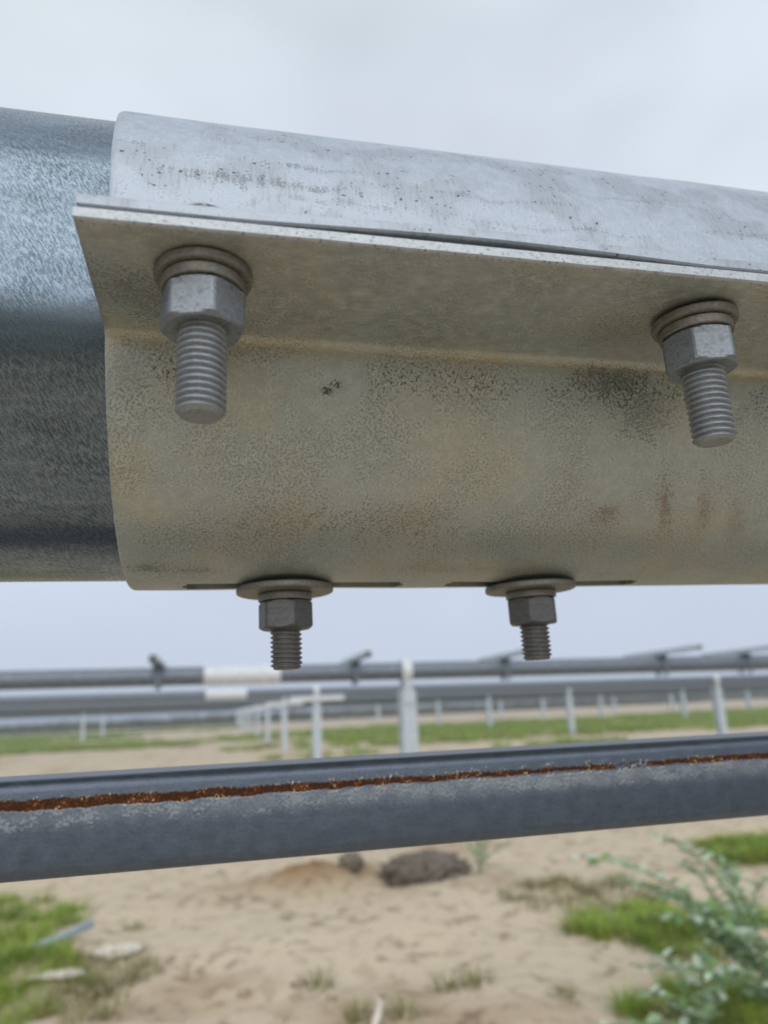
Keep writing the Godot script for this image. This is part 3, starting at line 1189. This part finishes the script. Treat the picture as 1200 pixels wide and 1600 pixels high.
func make_near() -> void:
	var at := Vector3(0, AXIS, 0)
	single("torque_tube", tube_mesh(RT, -2.6, 0.134, 0.14, 0.004, 200, 40), mats.tube, "dark galvanised torque tube with slanted dashes running into the clamp's cut end", "tube", at)
	single("torque_tube", tube_mesh(RT, 0.137, 2.9, 0.14, 0.004, 160, 20), mats.tube, "galvanised torque tube leaving the far end of the splice clamp", "tube", at)
	single("clamp_shell", clamp_mesh(true, -0.0324, 0.306, [], 0.185), mats.upper, "bright scuffed upper half of the galvanised splice clamp on the tube", "clamp", at)
	single("clamp_shell", clamp_mesh(false, -0.0324, 0.306, [[-0.013, 0.072], [0.090, 0.175]], 0.165), mats.lower, "stained speckled lower half of the splice clamp under the tube", "clamp", at)
	var face := AXIS - 0.34 * RO - 0.0002
	var up := SHEET * 2 + 0.0008
	make_bolt("flange_bolt", "large bolt with pale nut through the flange at the clamp's cut end", Vector3(-0.0046, face, 1.30 * RO), -0.0382, 0.0240, up, 0.245, true, mats.nut_pale, mats.thread, mats.washer)
	var b := make_bolt("flange_bolt", "leaning bolt through the clamp's flange with dark sooty stain beside it", Vector3(0.1350, face - 0.0006, 1.275 * RO), -0.0378, 0.0240, up, 0.33, true, mats.nut_pale, mats.thread, mats.washer)
	b.rotation = Vector3(0.03, 0, 0.035)
	make_bolt("flange_bolt", "bolt through the flange at the clamp's far end", Vector3(0.276, face, 1.29 * RO), -0.038, 0.0240, up, 0.2, true, mats.nut_pale, mats.thread, mats.washer)
	var low := AXIS - RO - 0.0005
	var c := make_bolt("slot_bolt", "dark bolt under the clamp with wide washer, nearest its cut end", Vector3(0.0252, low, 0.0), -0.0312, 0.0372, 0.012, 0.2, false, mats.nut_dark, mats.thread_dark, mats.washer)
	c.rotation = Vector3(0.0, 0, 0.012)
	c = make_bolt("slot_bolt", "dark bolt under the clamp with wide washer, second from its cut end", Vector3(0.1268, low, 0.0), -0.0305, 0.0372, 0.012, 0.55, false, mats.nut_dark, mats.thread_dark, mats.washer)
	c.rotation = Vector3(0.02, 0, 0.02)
	# the rail below and the posts that carry tube and rail outside the picture
	single("brace_rail", rail_mesh(-2.53, 2.73, 0.0320, 0.0042), mats.rail, "dark square steel rail with a rusty weld seam below the clamp", "rail", Vector3(0, 1.0155, -0.0163))
	for k in [[-2.6, "galvanised post carrying the clamped tube at its near end"], [2.8, "galvanised post carrying the clamped tube at its far end"]]:
		make_post("support_post", k[1], Vector3(k[0], 0, 0), AXIS, false, "posts of the clamped tube's row")


func make_rows() -> void:
	var slope := -0.0095
	var tube := tube_mesh(RT, -14.0, 30.0, 0.9, 0.004, 40, 6)
	var crossed: Node3D = null
	var straight: Node3D = null
	var order := ["first", "second", "third", "fourth", "fifth", "sixth", "seventh", "eighth", "ninth", "tenth"]
	for k in range(1, 11):
		var z := -ROW * k
		var y := 1.412 + 0.004 * k
		var words: String = "the %s row behind the clamp" % order[k - 1]
		var m := tube if k < 4 else tube_mesh(RT, -6.0 * k, 9.0 * k + 12.0, 0.9, 0.004, 24, 6)
		single("row_tube", m, mats.far_tube, "grey torque tube of " + words, "tube", Vector3(0, y, z), "torque tubes behind").rotation.z = slope
		for n in range(-4, 7):
			var x := 1.86 + 8.7 * n
			if x < -2.4 * k - 1.0 or x > 6.3 * k + 1.5 or (k > 7 and n != 0) or (k < 6 and n < 0): continue
			var ay := y + x * slope
			if k == 1:
				make_post("row_post", "broad pale post with bearing ring in " + words, Vector3(x, 0, z), ay, false, "posts behind")
				continue
			var label := "pale cross-armed post in " + words
			if n != 0: label = "pale post in the %s row, %s along from its cross-armed post %s" % [order[k - 1], order[absi(n) - 1], "away from the sleeve" if n > 0 else "past the sleeve"]
			var at := Vector3(x, 0, z)
			if n == 0:
				if crossed == null: crossed = make_post("row_post", label, at, 1.4, true, "posts behind")
				else: crossed = copy_of(crossed, label)
				crossed.position = Vector3(x, ay - 1.4, z)
			else:
				if straight == null: straight = make_post("row_post", label, at, 1.4, false, "posts behind")
				else: straight = copy_of(straight, label)
				straight.position = Vector3(x, ay - 1.4, z)
	# white sleeves on the tubes
	single("coupling_sleeve", tube_mesh(RT + 0.006, -0.12, 0.60, 0.9, 0.005, 48, 2), mats.white, "white coupling sleeve on the first row's tube behind the clamp", "sleeve", Vector3(0, 1.416, -ROW)).rotation.z = slope
	single("coupling_sleeve", tube_mesh(RT + 0.006, -0.20, 0.55, 0.9, 0.005, 32, 2), mats.white, "white coupling sleeve on the second row's tube", "sleeve", Vector3(0, 1.42, -ROW * 2)).rotation.z = slope
	# rails across the tube of the first row
	var proto: Node3D = null
	for k in [[-0.54, "short channel rail on the tube, alone past the white sleeve"], [1.34, "short channel rail on the tube between white sleeve and broad post"], [2.93, "short channel rail first past the broad post on the tube"], [4.75, "short channel rail second past the broad post on the tube"], [5.8, "short channel rail third past the broad post on the tube"]]:
		var at := Vector3(k[0], 1.416 + k[0] * slope, -ROW)
		if proto == null: proto = make_module_rail(k[1], at)
		else: copy_of(proto, k[1]).position = at


func make_litter() -> void:
	var g := func(x: float, z: float, dy := 0.0) -> Vector3: return Vector3(x, ground_y(x, z) + dy, z)
	single("earth_mound", lump(Vector3(0.27, 0.10, 0.22), 0.5, 5, 48, 5.5), mats.earth, "dark brown mound of dug earth below the rail", "mound", g.call(1.28, -4.6, 0.015))
	single("stone", lump(Vector3(0.075, 0.06, 0.06), 0.6, 6), mats.earth, "single dark stone beside the earth mound", "stone", g.call(0.84, -4.72, 0.03))
	single("stone", lump(Vector3(0.11, 0.022, 0.075), 0.7, 7), mats.flake, "larger flat white stone flake on the sand", "stone", g.call(-0.44, -3.74, 0.018))
	single("stone", lump(Vector3(0.10, 0.016, 0.045), 0.7, 8), mats.flake, "thin pale stone flake beside the green grass", "stone", g.call(-0.64, -3.46, 0.014))
	var st := begin()
	sweep(st, [Vector3(-0.05, 0.0, 0.10), Vector3(-0.02, 0.012, 0.03), Vector3(0.0, 0.03, -0.02), Vector3(-0.012, 0.045, -0.05)], [0.012, 0.014, 0.010, 0.004], 8)
	single("stick", done(st), mats.flake, "short bleached stick on the sand", "stick", g.call(0.58, -2.6, 0.01))
	st = begin()
	var line := []
	var rad := []
	for k in 9:
		var u := k / 8.0
		var x := lerpf(-1.75, -0.60, u)
		var z := lerpf(-2.9, -4.08, u)
		line.append(Vector3(x, ground_y(x, z) + 0.04 + 0.03 * sin(u * 7.0), z))
		rad.append(0.019)
	sweep(st, line, rad, 12)
	single("pipe", done(st), mats.pipe, "pale blue-grey pipe lying in the grass", "pipe")
	# clods of earth in scattered groups
	var shapes := [lump(Vector3(1, 0.6, 0.8), 0.7, 15, 10), lump(Vector3(0.8, 0.55, 1.1), 0.7, 16, 10), lump(Vector3(1.2, 0.5, 0.7), 0.8, 17, 10)]
	var r := RandomNumberGenerator.new()
	r.seed = 19
	for k in 110:
		var c: Array = [[0.15, -3.25, 0.35, 0.25], [0.9, -4.3, 0.8, 0.25], [0.0, -3.7, 0.6, 0.5], [1.2, -3.1, 0.6, 0.3], [1.5, -5.2, 2.0, 0.6], [0.4, -2.9, 0.6, 0.4]][k % 6]
		var x: float = c[0] + r.randfn() * c[2]
		var z: float = c[1] + r.randfn() * c[3]
		var s := 0.008 + 0.03 * pow(r.randf(), 3.0)
		var o := single("clod", shapes[k % 3], mats.clod, "small clod of brown earth lying on the sand", "clod", g.call(x, z, s * 0.15), "loose clods on the sand")
		o.basis = Basis(Vector3.UP, r.randf() * TAU).scaled(Vector3.ONE * s)


func make_plants() -> void:
	var g0 := Color(0.14, 0.23, 0.03)
	var g1 := Color(0.30, 0.42, 0.055)
	var lush := tuft_mesh(1, 26, 0.05, 0.085, 0.0045, g0, g1)
	var olive := tuft_mesh(2, 18, 0.05, 0.07, 0.004, Color(0.16, 0.16, 0.05), Color(0.25, 0.23, 0.09))
	var far := tuft_mesh(3, 30, 0.20, 0.22, 0.02, g0, g1)
	grass_patch("grass", "green grass patch around the pale pipe", [[-1.15, -4.3, 0.50, 0.8], [-0.95, -3.3, 0.42, 0.65]], 700, lush, 0.7, 1.3, 201, mats.grass)
	grass_patch("grass", "bright green grass patch behind the sea-green weed", [[2.1, -3.2, 0.48, 0.42]], 600, lush, 0.7, 1.3, 202, mats.grass)
	grass_patch("grass", "bright green grass patch on the sand beyond the weed", [[3.75, -4.5, 0.55, 0.42]], 520, lush, 0.8, 1.4, 203, mats.grass)
	grass_patch("grass", "green grass growing round the foot of the weed", [[1.85, -2.3, 0.5, 0.22]], 420, lush, 0.6, 1.1, 204, mats.grass)
	grass_patch("grass", "thin olive grass fringe beside the bright patch", [[2.0, -3.85, 0.5, 0.3], [-0.5, -3.4, 0.25, 0.5]], 330, olive, 0.7, 1.2, 205, mats.grass)
	grass_patch("grass", "strip of green grass under the rows far behind", [[14, -24, 14, 4.5], [26, -33, 20, 6], [9, -34, 9, 8], [-6, -33, 6, 4], [-14, -45, 10, 6], [-12, -30, 12, 3.0], [-20, -62, 24, 8], [8.3, -17.0, 2.0, 1.0], [2.5, -17.5, 1.6, 0.8]], 13000, far, 0.7, 1.3, 206, mats.grass)
	grass_patch("grass", "wide green meadow on this side of the clamped tube", [[0.5, 6.6, 9.0, 5.4], [-6.5, 3.0, 4.0, 3.0], [7.5, 3.0, 4.0, 3.0]], 6500, tuft_mesh(7, 30, 0.22, 0.26, 0.022, Color(0.045, 0.085, 0.02), Color(0.10, 0.15, 0.035)), 0.7, 1.2, 207, mats.grass)
	grass_patch("scrub", "low olive scrub far beyond the last row of posts", [[20, -92, 110, 7]], 2600, tuft_mesh(8, 40, 0.9, 1.25, 0.10, Color(0.07, 0.085, 0.03), Color(0.15, 0.14, 0.06)), 0.6, 1.2, 208, mats.grass)
	var tuft := tuft_mesh(4, 60, 0.045, 0.07, 0.004, Color(0.15, 0.17, 0.05), Color(0.25, 0.23, 0.09))
	for p in [[0.42, -3.03], [0.89, -2.82], [0.5, -2.64], [1.23, -2.53], [-0.37, -2.94], [-0.41, -4.23], [0.66, -2.6], [0.98, -2.75]]:
		var o := single("grass_tuft", tuft, mats.grass, "small sparse tuft of olive grass on bare sand", "grass", Vector3(p[0], ground_y(p[0], p[1]), p[1]), "sparse tufts on the sand")
		o.rotation.y = rng.randf() * TAU
		o.scale = Vector3.ONE * rng.randf_range(0.8, 1.3)
	var leaves := [leaf_mesh(0.066, 0.040), leaf_mesh(0.056, 0.034), leaf_mesh(0.074, 0.040)]
	var base := Vector3(1.88, ground_y(1.88, -2.22), -2.22)
	make_weed("large sea-green weed with long leafy stems leaning over the sand", base, [Vector3(1.52, 0.57, -2.25), Vector3(1.20, 0.53, -2.25), Vector3(1.76, 0.48, -2.3), Vector3(1.36, 0.19, -2.2), Vector3(1.62, 0.30, -2.15), Vector3(1.52, 0.20, -2.05), Vector3(1.9, 0.28, -2.2), Vector3(1.40, 0.42, -2.3)], leaves, 62.0, 301)
	make_weed("sea-green weed with short crowded stems beside the larger weed", Vector3(1.98, ground_y(1.98, -2.5), -2.5), [Vector3(1.75, 0.42, -2.5), Vector3(1.95, 0.40, -2.5), Vector3(1.62, 0.26, -2.45), Vector3(2.12, 0.34, -2.5), Vector3(1.80, 0.22, -2.4), Vector3(1.52, 0.36, -2.6)], leaves, 62.0, 303)
	make_weed("low sprawling sea-green weed in front of the larger weed", Vector3(1.52, ground_y(1.52, -2.12), -2.12), [Vector3(1.28, 0.16, -2.1), Vector3(1.40, 0.24, -2.15), Vector3(1.58, 0.26, -2.12), Vector3(1.15, 0.08, -2.1), Vector3(1.70, 0.18, -2.08)], leaves, 58.0, 304)
	make_weed("small sea-green weed sprouting beside the dark earth mound", Vector3(1.62, ground_y(1.62, -4.5), -4.5), [Vector3(1.60, 0.34, -4.45), Vector3(1.75, 0.28, -4.5), Vector3(1.50, 0.22, -4.4), Vector3(1.85, 0.2, -4.45)], [leaf_mesh(0.06, 0.034)], 50.0, 302)
